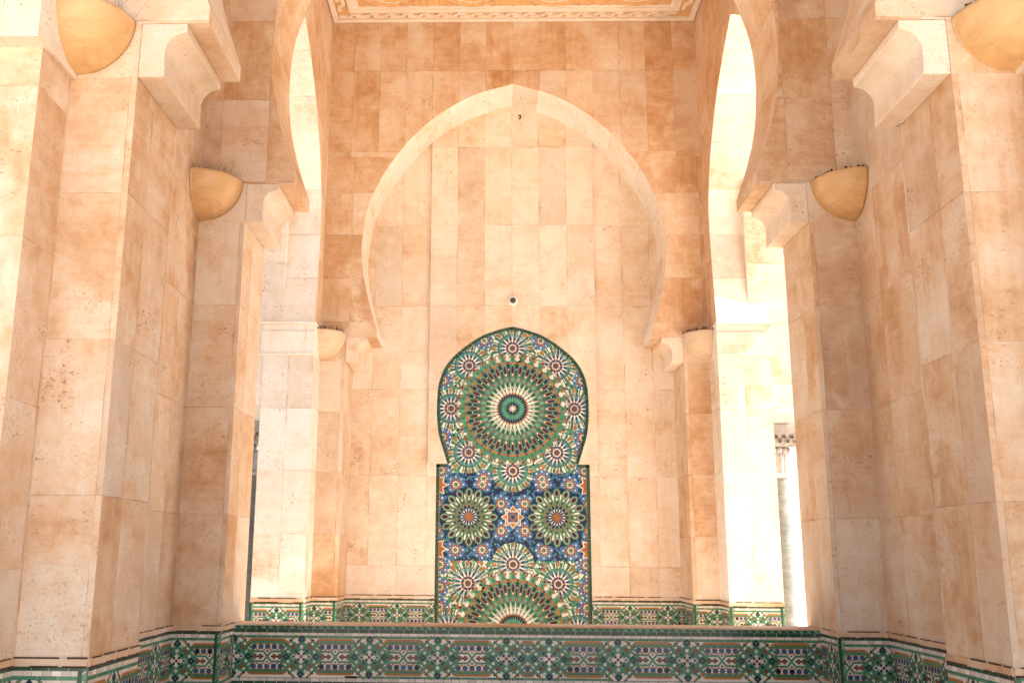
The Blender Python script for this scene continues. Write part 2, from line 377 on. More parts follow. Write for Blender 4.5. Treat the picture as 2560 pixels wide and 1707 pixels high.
# ------------------------------------------------------------------ zellige painter
def clip_poly(pts, x0, x1, y0, y1):
    for ax, lim, sgn in ((0, x0, 1), (0, x1, -1), (1, y0, 1), (1, y1, -1)):
        out = []
        for i in range(len(pts)):
            p, q = pts[i], pts[(i + 1) % len(pts)]
            ip = (p[ax] - lim) * sgn >= 0; iq = (q[ax] - lim) * sgn >= 0
            if ip: out.append(p)
            if ip != iq:
                k = (lim - p[ax]) / (q[ax] - p[ax]); out.append((p[0] + (q[0] - p[0]) * k, p[1] + (q[1] - p[1]) * k))
        pts = out
        if len(pts) < 3: return []
    return pts
class Tiles:
    STEP = 0.0005
    def __init__(s, rect_=None): s.p = []; s.rect = rect_
    def add(s, pts, col, lay):
        if s.rect: pts = clip_poly(list(pts), *s.rect)
        if len(pts) >= 3: s.p.append((pts, col, lay))
    def rectp(s, x0, x1, y0, y1, col, lay): s.add([(x0, y0), (x1, y0), (x1, y1), (x0, y1)], col, lay)
    def dia(s, x, y, r, col, lay, ry=None):
        ry = ry or r; s.add([(x - r, y), (x, y - ry), (x + r, y), (x, y + ry)], col, lay)
    def sq(s, x, y, r, col, lay): s.rectp(x - r, x + r, y - r, y + r, col, lay)
    def line(s, a, b, wd, col, lay):
        dx, dy = b[0] - a[0], b[1] - a[1]; ln = math.hypot(dx, dy) or 1; nx, ny = -dy / ln * wd / 2, dx / ln * wd / 2
        s.add([(a[0] + nx, a[1] + ny), (a[0] - nx, a[1] - ny), (b[0] - nx, b[1] - ny), (b[0] + nx, b[1] + ny)], col, lay)
    def pline(s, pts, wd, col, lay):
        for a, b in zip(pts, pts[1:]): s.line(a, b, wd, col, lay)
    def row(s, x0, x1, y0, y1, col, lay, step, grout='w', gap=0.003):
        s.rectp(x0, x1, y0, y1, grout, lay); x = x0
        while x < x1:
            st = step * rnd.uniform(0.85, 1.15); s.rectp(x + gap / 2, min(x + st, x1) - gap / 2, y0 + gap / 3, y1 - gap / 3, col, lay + 1); x += st
    def ring(s, cx, cy, n, r0, r1, w0, w1, col, lay, ph=0.0):
        for k in range(n):
            a = 2 * PI * (k + ph) / n; ca, sa = math.cos(a), math.sin(a)
            pt = lambda r, t: (cx + r * ca - t * sa, cy + r * sa + t * ca)
            q = [pt(r0, -w0), pt(r1, -w1), pt(r1, w1), pt(r0, w0)]
            if w0 == 0: q = [pt(r0, 0), pt(r1, -w1), pt(r1, w1)]
            if w1 == 0: q = [pt(r0, -w0), pt(r1, 0), pt(r0, w0)]
            s.add(q, col, lay)
    def kites(s, cx, cy, n, r0, r1, rm, wm, col, lay, ph=0.0):
        for k in range(n):
            a = 2 * PI * (k + ph) / n; ca, sa = math.cos(a), math.sin(a)
            pt = lambda r, t: (cx + r * ca - t * sa, cy + r * sa + t * ca)
            s.add([pt(r0, 0), pt(rm, -wm), pt(r1, 0), pt(rm, wm)], col, lay)
    def petals(s, cx, cy, n, r0, r1, wd, col, lay, ph=0.0):
        for k in range(n):
            a = 2 * PI * (k + ph) / n; ca, sa = math.cos(a), math.sin(a)
            pts = []
            for i in range(10):
                u = 2 * PI * i / 10; r = (r0 + r1) / 2 - math.cos(u) * (r1 - r0) / 2; t = math.sin(u) * wd * (0.75 + 0.25 * abs(math.sin(u)))
                pts.append((cx + r * ca - t * sa, cy + r * sa + t * ca))
            s.add(pts, col, lay)
    def disc(s, cx, cy, r, col, lay, n=24):
        s.add([(cx + r * math.cos(2 * PI * i / n), cy + r * math.sin(2 * PI * i / n)) for i in range(n)], col, lay)
    def annulus(s, cx, cy, r0, r1, n, col, lay):
        for i in range(n):
            a, b = 2 * PI * i / n, 2 * PI * (i + 1) / n
            s.add([(cx + r0 * math.cos(a), cy + r0 * math.sin(a)), (cx + r1 * math.cos(a), cy + r1 * math.sin(a)), (cx + r1 * math.cos(b), cy + r1 * math.sin(b)), (cx + r0 * math.cos(b), cy + r0 * math.sin(b))], col, lay)
    def mesh(s, W, name, parent):
        """W(u, v, out) -> world"""
        mb = MB()
        for ii, (pts, col, lay) in enumerate(s.p):
            mb.poly([W(u, v, lay * s.STEP + (ii % 40) * 1.2e-5) for u, v in pts], None, (1, 1), KEYS.index(col))
        return mb.build(name, [TILES[k] for k in KEYS], parent, uv=False)

def motif(t, x, y, k, l):
    """crossed-lattice star square between two cartouches"""
    g = lambda a, b: (x + a * k, y + b * k)
    for sx in (-1, 1):
        for sy in (-1, 1):
            t.line(g(sx * 0.155, 0), g(0, sy * 0.155), 0.024 * k, 'g', l)
            t.line(g(sx * 0.085, 0), g(0, sy * 0.085), 0.020 * k, 'g', l)
            t.line(g(sx * 0.05, sy * 0.185), g(sx * 0.185, sy * 0.05), 0.020 * k, 'g', l)
            t.line(g(sx * 0.06, sy * 0.02), g(sx * 0.13, sy * 0.09), 0.018 * k, 'g', l)
            t.line(g(sx * 0.02, sy * 0.06), g(sx * 0.09, sy * 0.13), 0.018 * k, 'g', l)
            for q in (0.024, 0.048): t.sq(*g(sx * q, sy * q), 0.011 * k, 'n', l + 1)
            t.dia(*g(sx * 0.077, sy * 0.083), 0.027 * k, 'k', l + 1)
            t.sq(*g(sx * 0.04, sy * 0.125), 0.0115 * k, 'w', l + 2); t.sq(*g(sx * 0.117, sy * 0.042), 0.0115 * k, 'w', l + 2)
            t.dia(*g(sx * 0.077, sy * 0.158), 0.014 * k, 'o', l + 1); t.dia(*g(sx * 0.105, sy * 0.142), 0.012 * k, 'n', l + 1)
        t.dia(*g(sx * 0.07, 0), 0.026 * k, 'w', l + 1); t.dia(*g(sx * 0.07, 0), 0.016 * k, 'b', l + 2)
        t.dia(*g(sx * 0.135, 0), 0.032 * k, 'n', l + 2); t.dia(*g(sx * 0.135, 0), 0.013 * k, 'g', l + 3)
        t.sq(*g(0, sx * 0.085), 0.014 * k, 'w', l + 2)
        t.dia(*g(0, sx * 0.152), 0.034 * k, 'n', l + 2); t.dia(*g(0, sx * 0.152), 0.013 * k, 'g', l + 3)
    t.sq(*g(0, 0), 0.013 * k, 'k', l + 1)
    t.dia(x, y, 0.225 * k, 'g', l - 1, 0.172 * k); t.dia(x, y, 0.062 * k, 'w', l)
def cartouche(t, x, y, half, k, l):
    """long hexagon between two motifs; half = half length along the band"""
    h2, h1 = 0.146 * k, 0.105 * k
    e = half - 0.155 * k; f = half - 0.115 * k
    for sy in (-1, 1):
        t.pline([(x - f, y + sy * h1), (x - e, y + sy * h2), (x + e, y + sy * h2), (x + f, y + sy * h1)], 0.020 * k, 'o', l)
        t.pline([(x - f - .004, y + sy * (h1 - 0.024 * k)), (x - e, y + sy * (h2 - 0.023 * k)), (x + e, y + sy * (h2 - 0.023 * k)), (x + f + .004, y + sy * (h1 - 0.024 * k))], 0.028 * k, 'g', l)
        for sx in (-1, 1): t.line((x + sx * (f + .004), y + sy * (h1 - 0.024 * k)), (x + sx * (half - 0.10 * k), y + sy * 0.028 * k), 0.026 * k, 'g', l)
    span = e * 2; n = max(1, int(round(span / (0.056 * k))))
    for sy in (-1, 1):
        yy = y + sy * 0.085 * k
        for i in range(n):
            xx = x - e + span * (i + 0.5) / n
            q = 0.5 * span / n
            t.line((xx - q, yy - q), (xx + q, yy + q), 0.010 * k, 'o', l + 1); t.line((xx - q, yy + q), (xx + q, yy - q), 0.010 * k, 'o', l + 1)
            a = 0.024 * k; c = 0.012 * k
            t.add([(xx - a, yy - c * .5), (xx - c * .5, yy - a), (xx + c * .5, yy - a), (xx + a, yy - c * .5), (xx + a, yy + c * .5), (xx + c * .5, yy + a), (xx - c * .5, yy + a), (xx - a, yy + c * .5)], 'b' if rnd.random() < 0.85 else 'n', l + 2)
    if n >= 4:
        c = 0.035 * k
        for sy in (-1, 1):
            t.pline([(x - e - 0.01 * k, y + sy * 0.043 * k), (x - c, y + sy * 0.043 * k), (x + c, y - sy * 0.043 * k), (x + e + 0.01 * k, y - sy * 0.043 * k)], 0.017 * k, 'g', l + 1)
            t.dia(x, y + sy * 0.046 * k, 0.022 * k, 'w', l + 2); t.dia(x, y + sy * 0.046 * k, 0.010 * k, 'n', l + 3)
        for sx in (-1, 1):
            for q in (0.062, 0.110):
                if q * k < e: t.dia(x + sx * q * k, y, 0.027 * k, 'k', l + 2)
            for q in (0.040, 0.086, 0.134): t.dia(x + sx * q * k, y, 0.009 * k, 'n', l + 2)
def ladder(t, x0, x1, zt, k, cuts, l=0, low=0.0):
    """all rows of a dado from its top down; cuts = list of (motif centre positions)"""
    t.rectp(x0, x1, low, zt, 'w', l)
    z = zt
    for col, hgt, st in (('d', 0.024, 0.11), ('w', 0.030, 0.06), ('g', 0.024, 0.13), ('w', 0.016, 0.09)):
        t.row(x0, x1, z - hgt * k, z, col, l + 1, st, grout='w' if col != 'w' else 'k', gap=0.0025); z -= hgt * k
    ph = 0.325 * k; yc = z - ph / 2
    xs = sorted(cuts)
    for x in xs: motif(t, x, yc, k, l + 3)
    for a, b in zip(xs, xs[1:]): cartouche(t, (a + b) / 2, yc, (b - a) / 2, k, l + 3)
    z -= ph
    for col, hgt, st in (('w', 0.012, 0.09), ('g', 0.024, 0.13), ('w', 0.030, 0.06), ('d', 0.034, 0.11), ('w', 0.03, 0.06), ('g', 0.03, 0.1)):
        t.row(x0, x1, z - hgt * k, z, col, l + 1, st, grout='w' if col != 'w' else 'k', gap=0.0025); z -= hgt * k
    # plain checker field below, down to the floor
    t.row(x0, x1, low, z, 'g', l + 1, 0.12)
def strip(t, x, zt, wd, l=9):
    z = zt
    while z > 0:
        t.rectp(x, x + wd * 0.5, max(z - 0.1, 0), z - 0.003, 'd', l)
        t.add([(x + wd * 0.5, z - 0.035), (x + wd, z - 0.01), (x + wd, z + 0.03), (x + wd * 0.5, z + 0.005)], 'g', l)
        t.add([(x + wd * 0.5, z - 0.085), (x + wd, z - 0.06), (x + wd, z - 0.02), (x + wd * 0.5, z - 0.045)], 'l', l); z -= 0.1

def dado(parent, p0, p1, zt, k, cuts=None, s0=False, s1=False, proud=0.004, mh=0.047, dash=True):
    """tile dado and stone base strip along the plan segment p0 -> p1 (wall on the left-hand side's back, face to the right of travel)"""
    a = Vector((p0[0], p0[1], 0)); b = Vector((p1[0], p1[1], 0)); d = (b - a); ln = d.length; d /= ln
    nrm = Vector((d.y, -d.x, 0))
    t = Tiles((0, ln, 0, zt))
    if cuts is None:
        per = 0.602 * k; n = int(ln / per) + 3
        x = rnd.uniform(-0.3, 0.0); cuts = [x + per * i for i in range(-1, n)]
    ladder(t, 0, ln, zt, k, cuts)
    if s0: strip(t, 0, zt, 0.05)
    if s1: strip(t, ln - 0.05, zt, 0.05)
    o = t.mesh(lambda u, v, q: a + d * u + nrm * (proud + q) + Vector((0, 0, v)), "tile_dado", parent)
    mb = MB()
    W = lambda u, v, q: a + d * u + nrm * q + Vector((0, 0, v))
    e = 0.012
    z0, z1 = zt + 0.002, zt + mh
    u0, u1 = 0.0, ln
    q = 0.012
    u = 0.0; cell = rnd.randint(0, 99)
    mb.poly([W(u0, z0, q), W(u1, z0, q), W(u1, z1, q), W(u0, z1, q)], [(cell + 0.1, 0.2), (cell + 0.1 + ln / 0.8, 0.2), (cell + 0.1 + ln / 0.8, 0.8), (cell + 0.1, 0.8)], (0.8, 1))
    mb.poly([W(u0, z1, q), W(u1, z1, q), W(u1, z1, 0), W(u0, z1, 0)], [(cell + .5, .5)] * 4, (1, 1))
    mb.poly([W(u0, z0, 0), W(u1, z0, 0), W(u1, z0, q), W(u0, z0, q)], [(cell + .5, .5)] * 4, (1, 1))
    mb.poly([W(u0, z0, 0), W(u0, z0, q), W(u0, z1, q), W(u0, z1, 0)], [(cell + .5, .5)] * 4, (1, 1))
    mb.poly([W(u1, z0, q), W(u1, z0, 0), W(u1, z1, 0), W(u1, z1, q)], [(cell + .5, .5)] * 4, (1, 1))
    if dash:
        for zz, th in ((z1, 0.009), (z0 - 0.003, 0.012)):
            u = rnd.uniform(0, 0.1)
            while u < ln - 0.02:
                l2 = min(rnd.uniform(0.08, 0.32), ln - u)
                if rnd.random() < 0.82:
                    f = q + 0.0012
                    h0, h1 = zz - th * 0.4, zz + th * rnd.uniform(0.4, 0.8)
                    mb.poly([W(u, h0, f), W(u + l2, h0, f), W(u + l2, h1, f), W(u, h1, f)], None, (1, 1), 1)
                u += l2 + rnd.uniform(0.01, 0.06)
    mb.build("base_moulding", [STONE, GAP], parent)
    return o

# ------------------------------------------------------------------ ground
g = MB(); g.poly([(-300, -300, 0), (300, -300, 0), (300, 300, 0), (-300, 300, 0)])
tag(g.build("ground", PAVE), None, None, kind='structure')

# ------------------------------------------------------------------ the two arcade walls
MX = lambda s, d, z: (s, d, z)
UP = (-0.21, 0.44, 4.968, 0.82)            # slabs above the springing
def inner_pier(root, sg, y0, y1, xout, zt, cuts_front, tile_from=None, jamb_y1=None):
    mb = MB()
    xa, xb = sg * A, sg * xout
    x0, x1 = min(xa, xb), max(xa, xb)
    fr = (sg * (A + 0.040) + 7.0, 1.0, 0.98, 0.936); sd = (y0 + 0.33, 0.47, 0.98, 0.936)
    mb.box(x0, x1, y0, y1, 0, ZK, {'f': fr, 'k': fr, 'l': sd, 'r': sd}, skip='b')
    # band at corbel height
    for y, rev in ((y0, 0), (y1, 1)):
        q = [(x0, y, ZK), (x1, y, ZK), (x1, y, ZS), (x0, y, ZS)]
        mb.poly(q[::-1] if rev else q, [(0.1, 0.1), (0.6, 0.1), (0.6, 0.9), (0.1, 0.9)], (0.85, 0.5))
    q = [(xa, y0, ZK), (xa, y1, ZK), (xa, y1, ZS), (xa, y0, ZS)]
    mb.poly(q, [(0.5, 0.5)] * 4, (1, 1))
    p = mb.build("pier", STONE, root)
    corbel(p, sg, A, y0, y1, ZK, 1, 1)
    je = jamb_y1 or y1
    if sg < 0:
        dado(p, (-B, y0), (-A, y0), zt, 0.93, cuts_front, s1=True)
        dado(p, (-A, y0), (-A, je), zt, 0.93)
    else:
        dado(p, (A, y0), (B, y0), zt, 0.93, cuts_front, s0=True)
        dado(p, (A, je), (A, y0), zt, 0.93)
    return p

w1 = thing("arcade_wall", "nearer pink travertine wall with big piers at both edges of the view", "wall", (0, D1, 0), group="travertine arch walls across the bay")
for sg in (-1, 1):
    inner_pier(w1, sg, D1, D1E, B, ZT1, [0.1, 0.66] if sg < 0 else [-0.2, 0.33])
mb = MB(); mb.face([(-B, D1, ZK), (-A, D1, ZK), (-A, D1, ZS), (-B, D1, ZS)]) if False else None
arch_faces(mb, MX, [(2.147, ZS)] + ARCH, D1, D1E, -3.6, 3.6, TOP, UP)
for sg in (-1, 1): mb.poly([(sg * 2.147, D1, ZS), (sg * B, D1, ZS), (sg * B, D1E, ZS), (sg * 2.147, D1E, ZS)], [(.5, .5)] * 4)
mb.build("arch", STONE, w1)
for sg in (-1, 1):
    mb = MB(); x0, x1 = sorted((sg * B, sg * 4.7))
    mb.box(x0, x1, D0, D1E, 0, 4.95, {'f': (sg * (B + 0.6), 1.0, 0.56, 0.936), 'l': (D0 + 0.4, 0.6, 0.56, 0.936), 'r': (D0 + 0.4, 0.6, 0.56, 0.936)}, skip='b')
    op = mb.build("outer_pier", STONE, w1)
    mb = MB(); x0, x1 = sorted((sg * (B - 0.03), sg * 4.75))
    mb.box(x0, x1, D0 - 0.135, D1 - 0.003, 4.552, 4.96, (sg * 3.2, 2.0, 4.3, 1.2)); bevel(mb.build("impost", SOFT, op))
    if sg < 0:
        dado(op, (-4.7, D0), (-B, D0), ZT1, 0.93, s1=True); dado(op, (-B, D0), (-B, D1), ZT1, 0.93)
    else:
        dado(op, (B, D0), (4.7, D0), ZT1, 0.93, s0=True); dado(op, (B, D1), (B, D0), ZT1, 0.93)
OUTER = [(x * 1.374, 4.96 + (z - 5.065) * 1.15) for x, z in ARCH]
mb = MB(); arch_faces(mb, MX, OUTER, D0, D1 - 0.003, -4.7, 4.7, TOP, (-0.2, 0.6, 4.96, 0.9), back=False)
mb.build("outer_arch", STONE, w1)

w2 = thing("arcade_wall", "farther travertine arch wall behind the green tiled basin wall, with shadowed spandrels", "wall", (0, D2, 0), group="travertine arch walls across the bay")
for sg in (-1, 1):
    inner_pier(w2, sg, D2, D2E, XO, ZT2, [0.06, 0.62] if sg < 0 else [-0.2, 0.36], jamb_y1=PARY)
    # base strip behind the basin wall
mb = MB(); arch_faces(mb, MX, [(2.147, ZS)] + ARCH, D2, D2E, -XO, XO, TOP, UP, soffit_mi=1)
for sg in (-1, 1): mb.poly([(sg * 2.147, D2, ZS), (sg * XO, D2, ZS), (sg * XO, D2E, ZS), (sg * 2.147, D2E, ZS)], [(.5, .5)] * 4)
mb.build("arch", [DEEP_SHADED, STONE], w2)

for sg in (-1, 1):
    sw = thing("gallery_wall", "plain travertine side wall between the two arches at the %s of the view" % ("left" if sg < 0 else "right"), "wall", (sg * B, D1E, 0), group="gallery side walls")
    mb = MB(); x0, x1 = sorted((sg * B, sg * XO))
    mb.box(x0, x1, D1E, D2, 0, TOP, {'l': (D2 - 0.43, 0.9, 0.98, 0.936), 'r': (D2 - 0.43, 0.9, 0.98, 0.936)}, skip='bt')
    m_ = mb.build("masonry", STONE, sw)
    if sg < 0: dado(m_, (-B, D1E), (-B, D2), ZT2, 0.93)
    else: dado(m_, (B, D2), (B, D1E), ZT2, 0.93)

# ------------------------------------------------------------------ side walls of the fountain bay
YC = (D2E + DL) / 2
HALF = (DL - D2E) / 2
YB = DB + 0.6
for sg in (-1, 1):
    lw = thing("side_arch_wall", "%s side wall of the fountain bay, its arch open to the daylight" % ("left" if sg < 0 else "right"), "wall", (sg * A, YC, 0), group="side arches of the fountain bay")
    M_ = lambda s, d, z, sg=sg: (sg * (A + d), YC + s, z)
    mb = MB(); x0, x1 = sorted((sg * A, sg * XO))
    cap = 4.08
    mb.box(x0, x1, DL, YB, 0, 4.51, {'f': (sg * (A + 0.32), 0.335, 0.98 + 0.06, 0.785), 'l': (DL + 0.2, 0.6, 1.02, 0.8), 'r': (DL + 0.2, 0.6, 1.02, 0.8)}, skip='bt')
    jm = mb.build("jamb", PALE, lw)
    mb = MB(); arch_faces(mb, M_, LAT, 0, T, -HALF, YB - YC, ZC + 0.3, (0.1, 0.45, 4.51, 0.9), clip_lo=HALF - 0.004, vous=0.62, soffit_mi=1)
    mb.build("arch", [STONE, PALE], lw)
    # moulded cap on the far jamb
    mb = MB(); e = 0.004
    def ring(z0, z1, pr):
        xa, xb = sorted((sg * (A - pr * 0.35), sg * (XO + pr)))
        mb.box(xa, xb, DL - pr, DL + 0.30, z0, z1, (0.3, 3.0, 3.9, 1.0))
    ring(4.100, 4.385, 0.030); ring(4.078, 4.100, 0.040); ring(4.385, 4.402, 0.022); ring(4.402, 4.485, 0.012); ring(4.485, 4.512, 0.050)
    c_ = mb.build("jamb_cap", PALE, jm); bevel(c_, 0.004)
    if sg < 0:
        dado(jm, (-XO, DL), (-A, DL), ZT3, 0.82, [-0.17, 0.33, 0.83], s0=True, s1=True); dado(jm, (-A, DL), (-A, DP), ZT3, 0.82)
    else:
        dado(jm, (A, DL), (XO, DL), ZT3, 0.82, [-0.17, 0.33, 0.83], s0=True, s1=True); dado(jm, (A, DP), (A, DL), ZT3, 0.82)

# ------------------------------------------------------------------ niche wall
nw = thing("niche_wall", "end wall of travertine slabs with a tall pointed horseshoe niche around the mosaic", "wall", (0, DP, 0))
for sg in (-1, 1):
    mb = MB(); x0, x1 = sorted((sg * P_, sg * A))
    mb.box(x0, x1, DP, DB, 0, ZKB, {'f': (sg * (P_ + 0.05), 1.0, 1.04, 0.79), 'l': (DP + 0.35, 0.5, 1.04, 0.79), 'r': (DP + 0.35, 0.5, 1.04, 0.79)}, skip='bt')
    mb.poly([(x0, DP, ZKB), (x1, DP, ZKB), (x1, DP, ZSB), (x0, DP, ZSB)], [(0.1, 0.1), (0.9, 0.1), (0.9, 0.9), (0.1, 0.9)], (0.4, 0.4))
    p = mb.build("pilaster", STONE, nw)
    corbel(p, sg, P_, DP, DB - 0.002, ZKB, 0.943, 0.905)
    if sg < 0:
        dado(p, (-A, DP), (-P_, DP), ZT3, 0.82, [0.05, 0.555], s1=True); dado(p, (-P_, DP), (-P_, DB), ZT3, 0.82)
    else:
        dado(p, (P_, DP), (A, DP), ZT3, 0.82, [-0.22, 0.286], s0=True); dado(p, (P_, DB), (P_, DP), ZT3, 0.82)
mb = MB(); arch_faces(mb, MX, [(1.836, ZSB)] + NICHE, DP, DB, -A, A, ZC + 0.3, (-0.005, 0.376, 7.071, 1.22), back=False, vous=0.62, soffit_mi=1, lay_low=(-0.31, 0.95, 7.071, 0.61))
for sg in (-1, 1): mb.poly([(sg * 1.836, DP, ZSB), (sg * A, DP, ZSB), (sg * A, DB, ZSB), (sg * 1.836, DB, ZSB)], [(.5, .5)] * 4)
mb.build("arch", [DEEP_SHADED, PALE], nw)
bw = MB(); lay = (-0.005, 0.393, 0.24, 1.2)
MW = 1.055
rect(bw, MX, -P_, -MW, 0, 4.85, DB, lay); rect(bw, MX, MW, P_, 0, 4.85, DB, lay); rect(bw, MX, -P_, P_, 4.85, ZC, DB, lay)
for sg in (-1, 1): bw.poly([(sg * MW, DB, 0), (sg * MW, DB + 0.05, 0), (sg * MW, DB + 0.05, 4.85), (sg * MW, DB, 4.85)], [(.5, .5)] * 4)
bw.box(-XO, XO, DB + 0.05, YB, 0, TOP, skip='b')
bk = bw.build("back_wall", SOFT, nw)
dado(bk, (-P_, DB), (-MW, DB), ZT3, 0.82, [-0.31, 0.193, 0.696, 1.199]); dado(bk, (MW, DB), (P_, DB), ZT3, 0.82, [-0.005, 0.5, 1.0, 1.5])
KEYH = smooth_profile([(0.90, 2.806), (0.962, 3.0), (1.022, 3.2), (1.052, 3.44), (1.056, 3.65), (1.02, 3.98), (0.86, 4.28), (0.50, 4.572), (0.22, 4.69), (0, 4.746)], 40)
rp = MB(); YP = DB - 0.042; PW = 1.172
arch_faces(rp, MX, KEYH, YP, DB + 0.03, -PW, PW, 8.09, lay, back=False, vous=9)
for sg in (-1, 1):
    rp.poly([(sg * PW, YP, 2.806), (sg * PW, DB, 2.806), (sg * PW, DB, 8.09), (sg * PW, YP, 8.09)], [(.5, .5)] * 4)
    rp.poly([(sg * PW, YP, 2.806), (sg * PW, DB + 0.03, 2.806), (sg * 0.90, DB + 0.03, 2.806), (sg * 0.90, YP, 2.806)], [(.5, .5)] * 4)
rp.build("raised_panel", SOFT, nw)

# ------------------------------------------------------------------ mosaic
mf = thing("mosaic_fountain", "tall zellige mosaic of green, blue and amber star rosettes in the keyhole shaped recess", "mosaic", (0, DB, 0))
t = Tiles((-MW, MW, 0.0, 4.80))
ZB, ZM = 3.576, 2.089            # centres: big rosette, middle band
# ground of small tiles
t.rectp(-MW, MW, 0, 4.8, 'w', 0); t.rectp(-MW, MW, 1.50, 2.68, 'n', 0)
st = 0.034; j = 0; y = 0.0
while y < 4.8:
    i = 0; x = -MW
    while x < MW:
        mid = 1.50 < y < 2.68
        r = rnd.random()
        col = ('n' if r < .60 else 'a' if r < .90 else 'b' if r < .96 else 'g') if mid else ('g' if r < .46 else 'w' if r < .70 else 'o' if r < .80 else 'l' if r < .92 else 'n')
        q = st * 0.56
        t.dia(x + (st / 2 if j % 2 else 0), y, q, col, 1); x += st
    y += st * 0.62; j += 1
def blue_rosette(x, y):
    t.disc(x, y, 0.122, 'n', 2, 16)
    t.petals(x, y, 8, 0.066, 0.132, 0.046, 'a', 3); t.kites(x, y, 8, 0.082, 0.118, 0.106, 0.013, 'w', 4)
    t.kites(x, y, 8, 0.04, 0.09, 0.058, 0.018, 'o', 4, 0.5); t.disc(x, y, 0.054, 'd', 5, 8)
    t.kites(x, y, 8, 0.018, 0.054, 0.04, 0.013, 'w', 6); t.disc(x, y, 0.016, 'g', 7, 8)
def small_star(x, y):
    t.disc(x, y, 0.285, 'w', 2, 32)
    t.ring(x, y, 32, 0.205, 0.285, 0.014, 0.021, 'g', 3, 0.25); t.ring(x, y, 16, 0.205, 0.290, 0.008, 0.015, 'w', 4, 0.0)
    t.ring(x, y, 8, 0.225, 0.290, 0.008, 0.022, 'o', 5, 0.0); t.ring(x, y, 16, 0.215, 0.268, 0.004, 0.012, 'd', 4, 0.5)
    t.disc(x, y, 0.212, 'g', 6, 16); t.annulus(x, y, 0.203, 0.212, 16, 'n', 6)
    t.ring(x, y, 16, 0.12, 0.203, 0.0, 0.022, 'w', 6, 0.0); t.ring(x, y, 16, 0.13, 0.201, 0.0, 0.012, 'g', 7, 0.0)
    t.kites(x, y, 16, 0.095, 0.20, 0.16, 0.014, 'a', 7, 0.5)
    t.kites(x, y, 16, 0.06, 0.19, 0.09, 0.016, 'w', 8, 0.0); t.kites(x, y, 16, 0.085, 0.155, 0.125, 0.013, 'n', 9, 0.5)
    t.disc(x, y, 0.092, 'a', 10, 16); t.kites(x, y, 16, 0.055, 0.10, 0.082, 0.012, 'n', 11, 0.5); t.kites(x, y, 8, 0.045, 0.092, 0.07, 0.013, 'o', 12, 0.0)
    t.disc(x, y, 0.056, 'w', 13, 16); t.disc(x, y, 0.042, 'k', 14, 16); t.ring(x, y, 8, 0.008, 0.046, 0.002, 0.004, 'n', 15)
def medium(x, y):
    N = 16
    t.disc(x, y, 0.40, 'n', 5, 32)
    t.petals(x, y, N, 0.262, 0.395, 0.050, 'l', 6); t.petals(x, y, N, 0.278, 0.376, 0.033, 'o', 7); t.petals(x, y, N, 0.286, 0.369, 0.024, 'n', 8)
    t.disc(x, y, 0.268, 'g', 9, 32)
    t.kites(x, y, N, 0.215, 0.325, 0.285, 0.016, 'w', 10, 0.5); t.kites(x, y, N, 0.155, 0.262, 0.215, 0.020, 'd', 11, 0.0)
    t.kites(x, y, N, 0.215, 0.268, 0.245, 0.013, 'w', 12, 0.0)
    t.kites(x, y, N, 0.190, 0.222, 0.206, 0.016, 'o', 12, 0.5)
    t.disc(x, y, 0.178, 'g', 12, 32)
    t.kites(x, y, N, 0.10, 0.188, 0.15, 0.024, 'o', 13, 0.0); t.kites(x, y, N, 0.08, 0.176, 0.14, 0.018, 'n', 14, 0.0)
    t.disc(x, y, 0.112, 'b', 15, 32); t.kites(x, y, N, 0.06, 0.108, 0.09, 0.011, 'n', 16, 0.5); t.kites(x, y, N, 0.066, 0.118, 0.1, 0.009, 'w', 16, 0.0)
    t.disc(x, y, 0.062, 'k', 17, 16); t.ring(x, y, N, 0.008, 0.06, 0.002, 0.004, 'o', 18)
